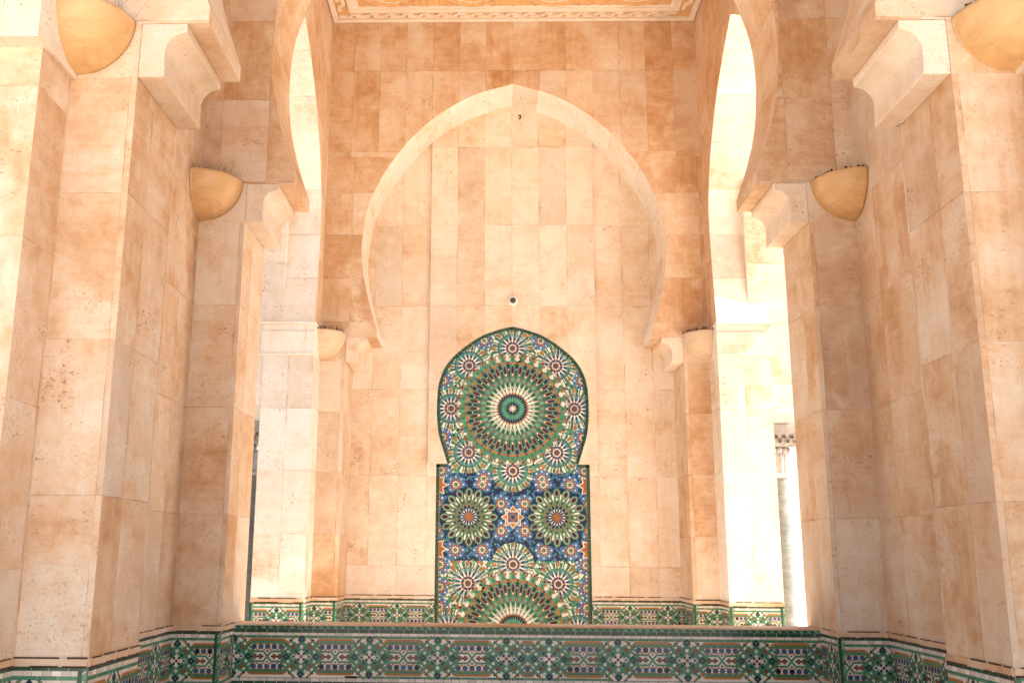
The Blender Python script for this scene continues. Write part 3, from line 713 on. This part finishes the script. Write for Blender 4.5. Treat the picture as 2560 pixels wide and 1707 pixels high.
def big(x, y):
    N = 32
    t.disc(x, y, 0.755, 'g', 16, 64); t.kites(x, y, N, 0.668, 0.745, 0.705, 0.044, 'w', 16, 0.5); t.ring(x, y, N, 0.665, 0.745, 0.020, 0.010, 'l', 16, 0.25); t.ring(x, y, N, 0.70, 0.75, 0.004, 0.012, 'o', 17, 0.75)
    t.kites(x, y, N, 0.740, 0.80, 0.765, 0.026, 'g', 17, 0.5); t.kites(x, y, N, 0.715, 0.785, 0.750, 0.022, 'w', 18, 0.5)
    t.kites(x, y, N, 0.675, 0.74, 0.70, 0.022, 'g', 18, 0.0); t.kites(x, y, N, 0.685, 0.715, 0.695, 0.011, 'd', 19, 0.0)
    t.kites(x, y, N, 0.735, 0.80, 0.765, 0.026, 'o', 19, 0.0); t.kites(x, y, N, 0.745, 0.785, 0.765, 0.014, 'n', 20, 0.0)
    t.annulus(x, y, 0.636, 0.664, 64, 'o', 18); t.kites(x, y, N, 0.634, 0.680, 0.657, 0.020, 'k', 19, 0.5); t.kites(x, y, N, 0.640, 0.672, 0.656, 0.013, 'n', 20, 0.5)
    t.disc(x, y, 0.638, 'g', 19, 64)
    t.ring(x, y, N, 0.40, 0.633, 0.0, 0.020, 'n', 20, 0.5); t.kites(x, y, N, 0.545, 0.572, 0.558, 0.009, 'w', 21, 0.5)
    t.ring(x, y, N, 0.60, 0.636, 0.026, 0.012, 'l', 21, 0.0)
    t.petals(x, y, N, 0.470, 0.620, 0.027, 'o', 22); t.petals(x, y, N, 0.482, 0.608, 0.018, 'n', 23)
    t.kites(x, y, N, 0.445, 0.505, 0.485, 0.022, 'o', 24); t.kites(x, y, N, 0.462, 0.498, 0.486, 0.012, 'w', 25)
    t.kites(x, y, N, 0.35, 0.452, 0.42, 0.026, 'l', 21, 0.0)
    t.kites(x, y, N, 0.380, 0.432, 0.406, 0.028, 'o', 26, 0.5); t.kites(x, y, N, 0.390, 0.422, 0.406, 0.018, 'b', 27, 0.5)
    t.disc(x, y, 0.372, 'g', 27, 64); t.ring(x, y, N, 0.30, 0.37, 0.0, 0.018, 'd', 28, 0.0)
    t.kites(x, y, N, 0.205, 0.388, 0.232, 0.020, 'w', 29, 0.5); t.kites(x, y, N, 0.283, 0.312, 0.298, 0.011, 'w', 29, 0.0)
    t.disc(x, y, 0.215, 'o', 30, 64); t.kites(x, y, N, 0.18, 0.225, 0.205, 0.010, 'k', 31, 0.0)
    t.disc(x, y, 0.198, 'n', 31, 64)
    t.kites(x, y, N, 0.085, 0.188, 0.125, 0.013, 'l', 32, 0.0); t.kites(x, y, N, 0.080, 0.150, 0.10, 0.010, 'g', 33, 0.5)
    t.disc(x, y, 0.086, 'n', 34, 32); t.kites(x, y, 16, 0.055, 0.105, 0.08, 0.010, 'd', 35, 0.5); t.kites(x, y, 8, 0.05, 0.08, 0.066, 0.010, 'b', 35)
    t.kites(x, y, 8, 0.0, 0.056, 0.036, 0.010, 'w', 36); t.kites(x, y, 4, 0.0, 0.056, 0.04, 0.009, 'o', 37, 0.25); t.disc(x, y, 0.022, 'w', 38, 8)
for sx in (-1, 1):
    for k in range(8):
        a = (k + 0.5) * PI / 4; blue_rosette(sx * 0.60 + 0.475 * math.cos(a), ZM + 0.475 * math.sin(a))
    for z in (2.72, 1.455, 1.16, 0.90, 3.02): blue_rosette(sx * 0.985, z)
    for q in (-1, 1):
        blue_rosette(sx * 0.40, ZB + q * 0.97); blue_rosette(sx * 0.97, ZB + q * 0.40)
        z = ZM + q * 0.43        # half stars along the edge
        t.kites(sx * 1.055, z, 8, 0.0, 0.17, 0.09, 0.05, 'w', 4); t.kites(sx * 1.055, z, 8, 0.0, 0.145, 0.08, 0.038, 'o', 5); t.sq(sx * 1.055, z, 0.05, 'b', 6); t.dia(sx * 1.055, z, 0.045, 'o', 7)
for c in (ZB, 2 * ZM - ZB):
    for k in range(8): small_star(0.86 * math.cos(k * PI / 4), c + 0.86 * math.sin(k * PI / 4))
for sx in (-1, 1): medium(sx * 0.60, ZM)
x, y = 0, ZM
t.kites(x, y, 8, 0.0, 0.165, 0.085, 0.055, 'w', 6); t.kites(x, y, 8, 0.0, 0.145, 0.08, 0.042, 'o', 7)
t.sq(x, y, 0.085, 'w', 8); t.sq(x, y, 0.066, 'b', 9); t.dia(x, y, 0.066, 'o', 10); t.dia(x, y, 0.048, 'k', 11); t.sq(x, y, 0.026, 'b', 12); t.dia(x, y, 0.02, 'n', 13)
for c in (ZB, 2 * ZM - ZB): big(0, c)
t.mesh(lambda u, v, q: (u, DB + 0.028 - q, v), "tile_field", mf)
t = Tiles()
# border of small dark tiles round the keyhole and down both sides
bw_ = 0.042
full = [(-x, z) for x, z in KEYH] + [(x, z) for x, z in KEYH[::-1][1:]]
acc = 0
for (xa, za), (xb, zb) in zip(full, full[1:]):
    ln = math.hypot(xb - xa, zb - za); n = max(1, int(round(ln / 0.05)))
    nx, nz = (zb - za) / ln, -(xb - xa) / ln
    for k in range(n):
        p, q = k / n + 0.03, (k + 1) / n - 0.03
        f = lambda s_, e: (xa + (xb - xa) * s_ + nx * e, za + (zb - za) * s_ + nz * e)
        t.add([f(p, -0.01), f(q, -0.01), f(q, bw_), f(p, bw_)], 'd', 0)
for sx in (-1, 1):
    z = 0.0
    while z < 2.80:
        t.rectp(*sorted((sx * (MW - 0.045), sx * (MW - 0.001))), z + 0.002, min(z + 0.048, 2.804), 'd', 0); z += 0.05
    x = 0.90
    while x < MW - 0.05: t.rectp(*sorted((sx * x, sx * (x + 0.047))), 2.765, 2.804, 'd', 0); x += 0.05
    if sx: t.rectp(*sorted((sx * (MW - 0.052), sx * (MW - 0.046))), 0, 2.76, 'o', 0)
t.mesh(lambda u, v, q: (u, DB + 0.0065, v), "tile_border", mf)

# ------------------------------------------------------------------ low basin wall
bs = thing("basin_wall", "low basin wall faced with green, blue and cream zellige under a stone coping", "wall", (0, PARY, 0))
mb = MB(); mb.box(-A + 0.002, A - 0.002, PARY + 0.008, 9.38, 0, 0.9636, (0, 0.7, 0.1, 2)); mb.build("core", STONE, bs)
mb = MB(); mb.box(-A + 0.003, A - 0.003, PARY - 0.010, 9.395, 0.9645, 0.982, (0.2, 1.1, 0.5, 1.0)); bevel(mb.build("coping", DEEP_SHADED, bs), 0.005)
t = Tiles((-A + 0.004, A - 0.004, 0, 0.9636))
x0, x1 = -A, A
t.rectp(x0, x1, 0, 0.9636, 'w', 0)
t.rectp(x0, x1, 0.940, 0.9636, 'd', 1)
x = x0
while x < x1:
    t.add([(x, 0.942), (x + 0.032, 0.942), (x + 0.018, 0.962), (x - 0.014, 0.962)], 'l' if rnd.random() < .6 else 'g', 2); x += 0.064
t.row(x0, x1, 0.9058, 0.940, 'd', 1, 0.10); t.row(x0, x1, 0.882, 0.9058, 'w', 1, 0.075, grout='k', gap=0.004)
t.row(x0, x1, 0.8583, 0.882, 'g', 1, 0.11); t.row(x0, x1, 0.530, 0.8583, 'w', 1, 0.4, grout='k', gap=0.0)
cuts = sorted([0.0 + s_ * (0.1875 + 0.602 * k) for s_ in (-1, 1) for k in range(5)])
cuts = [c + 0.02 for c in cuts]
for c in cuts: motif(t, c, 0.7035, 0.98, 5)
for a, b in zip(cuts, cuts[1:]): cartouche(t, (a + b) / 2, 0.7035, (b - a) / 2, 0.98, 5)
t.row(x0, x1, 0.5255, 0.546, 'g', 1, 0.11); t.row(x0, x1, 0.497, 0.5255, 'w', 1, 0.075, grout='k', gap=0.004)
t.row(x0, x1, 0.46, 0.497, 'd', 1, 0.1); t.row(x0, x1, 0.0, 0.46, 'g', 1, 0.12)
t.mesh(lambda u, v, q: (u, PARY - q, v), "tile_panel", bs)

# ------------------------------------------------------------------ carved ceiling
cl = thing("carved_ceiling", "ochre carved plaster ceiling with roundels inside a cream interlace border", "ceiling", (0, (D2E + DP) / 2, ZC))
y0, y1 = D2E + 0.002, DP - 0.012
cx0, cx1 = -A + 0.012, A - 0.012
bd = 0.40
gx = np.arange(cx0 + bd, cx1 - bd + 1e-6, 0.016); gy = np.arange(y0 + bd, y1 - bd + 1e-6, 0.016)
XX, YY = np.meshgrid(gx, gy)
Hh = np.zeros_like(XX)
rows_c = [y1 - bd - 0.52 - 1.115 * k for k in range(3)]
dmin = np.full_like(XX, 9.0); ang = np.zeros_like(XX)
for yc in rows_c:
    for xc in (-1.672, -0.557, 0.557, 1.672):
        d_ = np.hypot(XX - xc, YY - yc); m_ = d_ < dmin; dmin[m_] = d_[m_]; ang[m_] = np.arctan2(YY - yc, XX - xc)[m_]
ins = dmin < 0.47
Hh += np.where(np.abs(dmin - 0.485) < 0.022, 0.030, 0)
Hh += np.where(ins, 0.016 * np.cos(ang * 20 + np.sin(dmin * 40) * 2) * np.sin(dmin * 55) + 0.008, 0)
lf = np.sin(XX * 42 + 1.7 * np.sin(YY * 29)) * np.sin(YY * 42 + 1.7 * np.sin(XX * 31))
Hh += np.where(~ins & (np.abs(dmin - 0.485) > 0.03), 0.016 * np.sign(lf) * np.abs(lf) ** 0.5, 0)
nx_, ny_ = len(gx), len(gy)
verts = np.stack([XX, YY, ZC + 0.020 - Hh], -1).reshape(-1, 3)
mb = MB(); mb.v = [tuple(v) for v in verts]
for j in range(ny_ - 1):
    for i in range(nx_ - 1):
        a = j * nx_ + i; mb.f.append((a, a + nx_, a + nx_ + 1, a + 1))
mb.cell = [[(0, 0)] * 4] * len(mb.f); mb.size = [(1, 1)] * len(mb.f); mb.mi = [0] * len(mb.f); mb.smooth = [True] * len(mb.f)
fld = mb.build("relief_field", CARVE, cl, uv=False)
mb = MB()
mb.box(cx0, cx1, y0, y1, ZC + 0.055, ZC + 0.12)
mb.build("backing", PLAST, cl, uv=False)
def frame(o0, o1, z0, z1, mat, name):
    mb = MB(); xa, xb, ya, yb = cx0, cx1, y0, y1
    mb.box(xa + o0, xb - o0, ya + o0, ya + o1, z0, z1); mb.box(xa + o0, xb - o0, yb - o1, yb - o0, z0, z1)
    mb.box(xa + o0, xa + o1, ya + o1, yb - o1, z0, z1); mb.box(xb - o1, xb - o0, ya + o1, yb - o1, z0, z1)
    return mb.build(name, mat, cl, uv=False)
frame(0.0, 0.075, ZC, ZC + 0.05, PLAST, "outer_rim"); frame(0.075, 0.255, ZC + 0.030, ZC + 0.052, CARVE, "interlace_bed")
frame(0.255, 0.345, ZC, ZC + 0.05, PLAST, "inner_rim"); frame(0.345, bd, ZC + 0.018, ZC + 0.05, PLAST, "bead_strip")
for yc in rows_c:
    if yc - 0.5 < y0 + bd: continue
    for xc in (-1.672, -0.557, 0.557, 1.672):
        for r0_, r1_, z_ in ((0.462, 0.508, ZC - 0.012), (0.40, 0.415, ZC - 0.004), (0.20, 0.22, ZC - 0.004)):
            mb = MB(); n = 64
            for k in range(n):
                a, b = 2 * PI * k / n, 2 * PI * (k + 1) / n
                P3 = lambda r, q, z: (xc + r * math.cos(q), yc + r * math.sin(q), z)
                rm = (r0_ + r1_) / 2
                mb.poly([P3(r0_, a, ZC + 0.03), P3(r0_, b, ZC + 0.03), P3(rm, b, z_), P3(rm, a, z_)], sm=True); mb.poly([P3(rm, a, z_), P3(rm, b, z_), P3(r1_, b, ZC + 0.03), P3(r1_, a, ZC + 0.03)], sm=True)
            mb.build("roundel_ring", PLAST, fld, uv=False)
mb = MB()
def zig(axis, fixed_lo, a0, a1):
    n = int(round((a1 - a0) / 0.25)); st_ = (a1 - a0) / n
    for k in range(n):
        u = a0 + k * st_
        prof = [(u - 0.03, fixed_lo + 0.115), (u + 0.12, fixed_lo + 0.115), (u + 0.18, fixed_lo + 0.045), (u + 0.29, fixed_lo + 0.045)]
        for (ua, va), (ub, vb) in zip(prof, prof[1:]):
            dx, dy = ub - ua, vb - va; ln = math.hypot(dx, dy); px, py = -dy / ln * 0.027, dx / ln * 0.027
            q = [(ua + px, va + py), (ub + px, vb + py), (ub - px, vb - py), (ua - px, va - py)]
            W3 = (lambda p, z: (p[0], p[1], z)) if axis == 'x' else (lambda p, z: (p[1], p[0], z))
            lo = [W3(p, ZC + 0.006) for p in q]; hi = [W3(p, ZC + 0.031) for p in q]
            mb.poly(lo)
            for i in range(4): mb.poly([lo[i], lo[(i + 1) % 4], hi[(i + 1) % 4], hi[i]])
for args in (('x', y1 - 0.245, cx0 + 0.12, cx1 - 0.32), ('y', cx0 + 0.085, y0 + 0.12, y1 - 0.32), ('y', cx1 - 0.245, y0 + 0.12, y1 - 0.32)):
    mb = MB(); zig(*args); mb.build("interlace_band", PLAST, cl, uv=False)

# ------------------------------------------------------------------ wall lamps
def sconce(loc, rotz, R, H, mat, label, spikes, group="quarter bowl wall lamps"):
    root = thing("wall_sconce", label, "wall lamp", (loc[0], loc[1], loc[2] - H), rotz, group)
    mb = MB(); NA, NH = 20, 16
    def P(r, h, k): a = -PI / 2 * k / NA; return (0.004 + r * math.cos(a), -0.004 + r * math.sin(a), h)
    outer = [(R * math.sqrt(max(0, 1 - ((1 - i / NH)) ** 2)) ** 0.96, H * i / NH) for i in range(NH + 1)]
    inner = [(max(0.0, r - 0.022), max(hh, 0.02)) for r, hh in outer]
    base = 0
    v0 = [[P(r, hh, k) for k in range(NA + 1)] for r, hh in outer]
    vi = [[P(r, hh, k) for k in range(NA + 1)] for r, hh in inner]
    idx = lambda lst, off: [[off + i * (NA + 1) + k for k in range(NA + 1)] for i in range(len(lst))]
    mb.v = [p for row in v0 for p in row] + [p for row in vi for p in row]
    n0 = (NH + 1) * (NA + 1)
    def f(*ids): mb.f.append(ids); mb.cell.append([(0, 0)] * len(ids)); mb.size.append((1, 1)); mb.mi.append(0); mb.smooth.append(True)
    for i in range(NH):
        for k in range(NA):
            a = i * (NA + 1) + k; f(a, a + NA + 1, a + NA + 2, a + 1); b = n0 + a; f(b, b + 1, b + NA + 2, b + NA + 1)
    e = NH * (NA + 1)
    for k in range(NA): f(e + k, n0 + e + k, n0 + e + k + 1, e + k + 1); mb.smooth[-1] = False
    for k in (0, NA):
        for i in range(NH): a = i * (NA + 1) + k; f(a, n0 + a, n0 + a + NA + 1, a + NA + 1); mb.smooth[-1] = False
    me_parent_loc = Vector((0, 0, 0))
    b_ = mb.build("bowl", mat, None, loc=(0, 0, 0), uv=False); b_.parent = root
    mb = MB()
    n, ln, rad, spread = spikes
    if n == 0:          # matted nest dirt along the rim, one lumpy roll
        K, Q = 46, 8; rings = []
        for i in range(K + 1):
            a = -0.04 - (PI / 2 - 0.08) * i / K; q = rad * (0.35 + 1.3 * rnd.random() ** 2) * (0.15 if i in (0, K) else 1); rr = R - 0.03 + rnd.uniform(-.012, .006)
            rings.append([(math.cos(a) * (rr + q * math.cos(2 * PI * j / Q)) + 0.004, math.sin(a) * (rr + q * math.cos(2 * PI * j / Q)) - 0.004, H - 0.004 + q * (0.4 + 1.5 * math.sin(2 * PI * j / Q))) for j in range(Q)])
        mb.v = [p for r_ in rings for p in r_]
        for i in range(K):
            for j in range(Q):
                mb.f.append((i * Q + j, i * Q + (j + 1) % Q, (i + 1) * Q + (j + 1) % Q, (i + 1) * Q + j)); mb.cell.append([(0, 0)] * 4); mb.size.append((1, 1)); mb.mi.append(0); mb.smooth.append(False)
        d_ = mb.build("rim_dirt", SPIKE, None, loc=(0, 0, 0), uv=False); d_.parent = root
        return root
    for _ in range(n):
        a = -PI / 2 * rnd.random(); r = R * math.sqrt(rnd.uniform(0.02, 0.98)); l_ = ln * rnd.uniform(0.5, 1.1)
        bx, by = max(0.012, r * math.cos(a)), min(-0.012, r * math.sin(a))
        tx, ty = max(0.006, bx + rnd.gauss(0, spread) * l_), min(-0.006, by + rnd.gauss(0, spread) * l_)
        bz, tz = H - 0.03, H - 0.03 + l_
        pts = [(bx + rad * math.cos(q), by + rad * math.sin(q), bz) for q in (0, 2.1, 4.2)]
        tp = [(tx + rad * 0.4 * math.cos(q), ty + rad * 0.4 * math.sin(q), tz) for q in (0, 2.1, 4.2)]
        for i in range(3): mb.poly([pts[i], pts[(i + 1) % 3], tp[(i + 1) % 3], tp[i]])
    s_ = mb.build("bird_spikes", SPIKE, None, loc=(0, 0, 0), uv=False); s_.parent = root
    return root
sconce((-B, D1, 4.955), 0, 0.385, 0.375, ALAB, "largest amber bowl lamp on the left, cut by the top of the view", (60, 0.17, 0.0011, 0.35))
sconce((B, D1, 4.955), -PI / 2, 0.385, 0.375, ALAB, "amber bowl lamp in the top right corner of the view", (0, 0, 0.014, 0))
sconce((-B, D2, 4.955), 0, 0.390, 0.375, ALAB, "amber bowl lamp with a fringe of fine dark bird spikes, beside the left arch", (110, 0.16, 0.0013, 0.3))
sconce((B, D2, 4.955), -PI / 2, 0.385, 0.375, ALAB, "deep amber bowl lamp beside the right arch, halfway up the view", (0, 0, 0.015, 0))
sconce((-A, DP, 4.465), 0, 0.340, 0.350, ALAB2, "pale stone bowl lamp left of the niche, dark spikes along its rim", (70, 0.085, 0.008, 0.25))
sconce((A, DP, 4.465), -PI / 2, 0.340, 0.350, ALAB2, "pale stone bowl lamp right of the niche, dark spikes along its rim", (70, 0.085, 0.008, 0.25))

# ------------------------------------------------------------------ columns outside the side arches
def lathe(mb, cx, cy, pr, n=28, flute=0, fd=0.0, mi=0):
    rings = []
    for r, z in pr:
        rings.append([(cx + (r - (fd * (0.5 + 0.5 * math.cos(flute * 2 * PI * k / n)) if flute else 0)) * math.cos(2 * PI * k / n), cy + (r - (fd * (0.5 + 0.5 * math.cos(flute * 2 * PI * k / n)) if flute else 0)) * math.sin(2 * PI * k / n), z) for k in range(n)])
    for a, b in zip(rings, rings[1:]):
        for k in range(n): mb.poly([a[k], a[(k + 1) % n], b[(k + 1) % n], b[k]], mi=mi, sm=True)
for sg in (-1, 1):
    cx, cy = sg * 3.33, 12.80
    ct = thing("engaged_column", "grey veined marble column with carved capital outside the %s side arch" % ("left" if sg < 0 else "right"), "column", (cx, cy, 0), group="marble columns outside the side arches")
    mb = MB(); lathe(mb, cx, cy, [(0.150, 0.30), (0.148, 1.4), (0.142, 2.56)]); mb.build("shaft", GREYM, ct, uv=False)
    mb = MB(); mb.box(cx - 0.21, cx + 0.21, cy - 0.21, cy + 0.21, 0, 0.16); lathe(mb, cx, cy, [(0.20, 0.16), (0.21, 0.19), (0.20, 0.225), (0.165, 0.235), (0.17, 0.27), (0.15, 0.30)]); mb.build("base", GREYM, ct, uv=False)
    mb = MB()
    lathe(mb, cx, cy, [(0.142, 2.56), (0.165, 2.575), (0.168, 2.60), (0.150, 2.615)])
    lathe(mb, cx, cy, [(0.150, 2.615), (0.156, 2.75), (0.162, 2.88)], n=96, flute=12, fd=0.022)
    for k in range(12):
        a = 2 * PI * k / 12; px, py = cx + 0.168 * math.cos(a), cy + 0.168 * math.sin(a)
        lathe(mb, px, py, [(0.0, 2.86), (0.028, 2.875), (0.034, 2.90), (0.026, 2.93), (0.0, 2.945)], n=8)
    # carved block: leaf scrolls on a square bell
    hw = lambda z: 0.215 + (z - 2.945) / 0.225 * 0.045
    mb.poly([(cx - hw(2.945), cy - hw(2.945), 2.945), (cx + hw(2.945), cy - hw(2.945), 2.945), (cx + hw(2.945), cy + hw(2.945), 2.945), (cx - hw(2.945), cy + hw(2.945), 2.945)])
    zz = [2.945, 2.96, 3.0, 3.06, 3.12, 3.17]
    for za, zb in zip(zz, zz[1:]):
        a, b = hw(za), hw(zb)
        ca = [(cx - a, cy - a, za), (cx + a, cy - a, za), (cx + a, cy + a, za), (cx - a, cy + a, za)]; cb = [(cx - b, cy - b, zb), (cx + b, cy - b, zb), (cx + b, cy + b, zb), (cx - b, cy + b, zb)]
        for i in range(4): mb.poly([ca[i], ca[(i + 1) % 4], cb[(i + 1) % 4], cb[i]])
    for fx, fy in ((0, -1), (sg, 0)):
        for q in range(9):
            u = -0.2 + 0.05 * q; z = 3.03 + (0.035 if q % 2 else -0.025); e = 0.235
            px, py = cx + (u if fx == 0 else fx * e), cy + (fy * e if fx == 0 else u)
            for r_ in (0.036, 0.018):
                n = 10; dz = 0.012
                pts = [(r_ * math.cos(2 * PI * i / n), r_ * math.sin(2 * PI * i / n)) for i in range(n)]
                for i in range(n):
                    p1, p2 = pts[i], pts[(i + 1) % n]; k1 = 0.7
                    W4 = lambda p, o_: (px + p[0], py + fy * o_, z + p[1]) if fx == 0 else (px + fx * o_, py + p[0], z + p[1])
                    mb.poly([W4(p1, 0.0), W4(p2, 0.0), W4((p2[0] * k1, p2[1] * k1), 0.026), W4((p1[0] * k1, p1[1] * k1), 0.026)])
    mb.box(cx - 0.275, cx + 0.275, cy - 0.275, cy + 0.275, 3.17, 3.215); mb.box(cx - 0.255, cx + 0.255, cy - 0.255, cy + 0.255, 3.215, 3.24)
    bevel(mb.build("capital", GREYL, ct, uv=False), 0.004)
    mb = MB()
    prf = [(0.235, 3.24), (0.235, 3.30)] + [(0.235 + 0.085 * (1 - math.cos(i / 6 * PI / 2)), 3.30 + 0.13 * math.sin(i / 6 * PI / 2)) for i in range(1, 7)] + [(0.32, 8.6)]
    for (a, za), (b, zb) in zip(prf, prf[1:]):
        ca = [(cx - a, cy - a, za), (cx + a, cy - a, za), (cx + a, cy + a, za), (cx - a, cy + a, za)]; cb = [(cx - b, cy - b, zb), (cx + b, cy - b, zb), (cx + b, cy + b, zb), (cx - b, cy + b, zb)]
        for i in range(4): mb.face([ca[i], ca[(i + 1) % 4], cb[(i + 1) % 4], cb[i]], (0.2, 1.4, 4.51, 0.8))
    mb.box(cx - 0.32, cx + 0.32, cy - 0.32, cy + 0.32, 8.6, 8.62)
    mb.build("impost_pier", PALE, ct)

# ------------------------------------------------------------------ small fittings
dc = thing("dome_camera", "small round white security camera with a dark lens above the mosaic", "camera", (0.007, YP, 5.103))
def ydisc(mb, prof, x, y, z, n=28, mi=0):
    rings = [[(x + r * math.cos(2 * PI * k / n), y - d, z + r * math.sin(2 * PI * k / n)) for k in range(n)] for r, d in prof]
    for a, b in zip(rings, rings[1:]):
        for k in range(n): mb.poly([a[k], a[(k + 1) % n], b[(k + 1) % n], b[k]], sm=True, mi=mi)
mb = MB(); ydisc(mb, [(0.070, 0.0), (0.070, 0.035), (0.060, 0.055), (0.042, 0.060), (0.040, 0.050)], 0.007, YP, 5.103); mb.build("housing", WHITE, dc, uv=False)
mb = MB(); ydisc(mb, [(0.041, 0.048), (0.040, 0.065), (0.030, 0.085), (0.014, 0.096), (0.0, 0.098)], 0.007, YP, 5.103); mb.build("lens_dome", BLACK, dc, uv=False)
mb = MB()
hx, hz = 0.115, 7.93
mb.box(hx - 0.02, hx + 0.02, YP - 0.014, YP - 0.002, hz, hz + 0.016); mb.box(hx + 0.006, hx + 0.022, YP - 0.014, YP - 0.002, hz - 0.035, hz); mb.box(hx - 0.012, hx + 0.006, YP - 0.016, YP - 0.002, hz - 0.052, hz - 0.036)
tag(mb.build("hook", SPIKE, loc=(hx, YP, hz), uv=False), "tiny dark metal hook high under the tip of the niche arch", "hook")
mb = MB(); mb.box(-4.9, 4.9, D0 - 1.0, YB + 0.3, TOP, TOP + 0.4)  # front overhang added to cut skylight on the near piers
tag(mb.build("roof", ROOFM, loc=(0, 10, TOP), uv=False), "flat roof slab over the arches and the fountain bay", "roof", kind=None)

ww = MB(); ww.box(5.3, 6.1, 2.3, D0 + 0.3, 0, 17.5, (0.2, 0.8, 0.1, 0.93))  # added out of view only to shade the near piers from the sun
tag(ww.build("sunblocker", STONE, loc=(5.7, 4.9, 0)), "added unseen buttress standing just forward of the arches on the right", "sunblocker", kind='thing')

cw = MB()
for xa, xb in ((4.0, 60.0), (-60.0, -4.0)):
    cw.box(xa, xb, 46.0, 46.6, 0, 5.2, (0.2, 1.2, 0.0, 0.6)); cw.box(xa - 0.1, xb + 0.1, 45.9, 46.7, 5.2, 5.45, (0.2, 1.2, 0.0, 0.6))
    tag(cw.build("courtyard_wall", PALE, loc=((xa + xb) / 2, 46, 0)), "long low pale wall far across the courtyard, behind the %s opening" % ("right" if xa > 0 else "left"), "wall", "courtyard boundary walls", 'thing'); cw = MB()
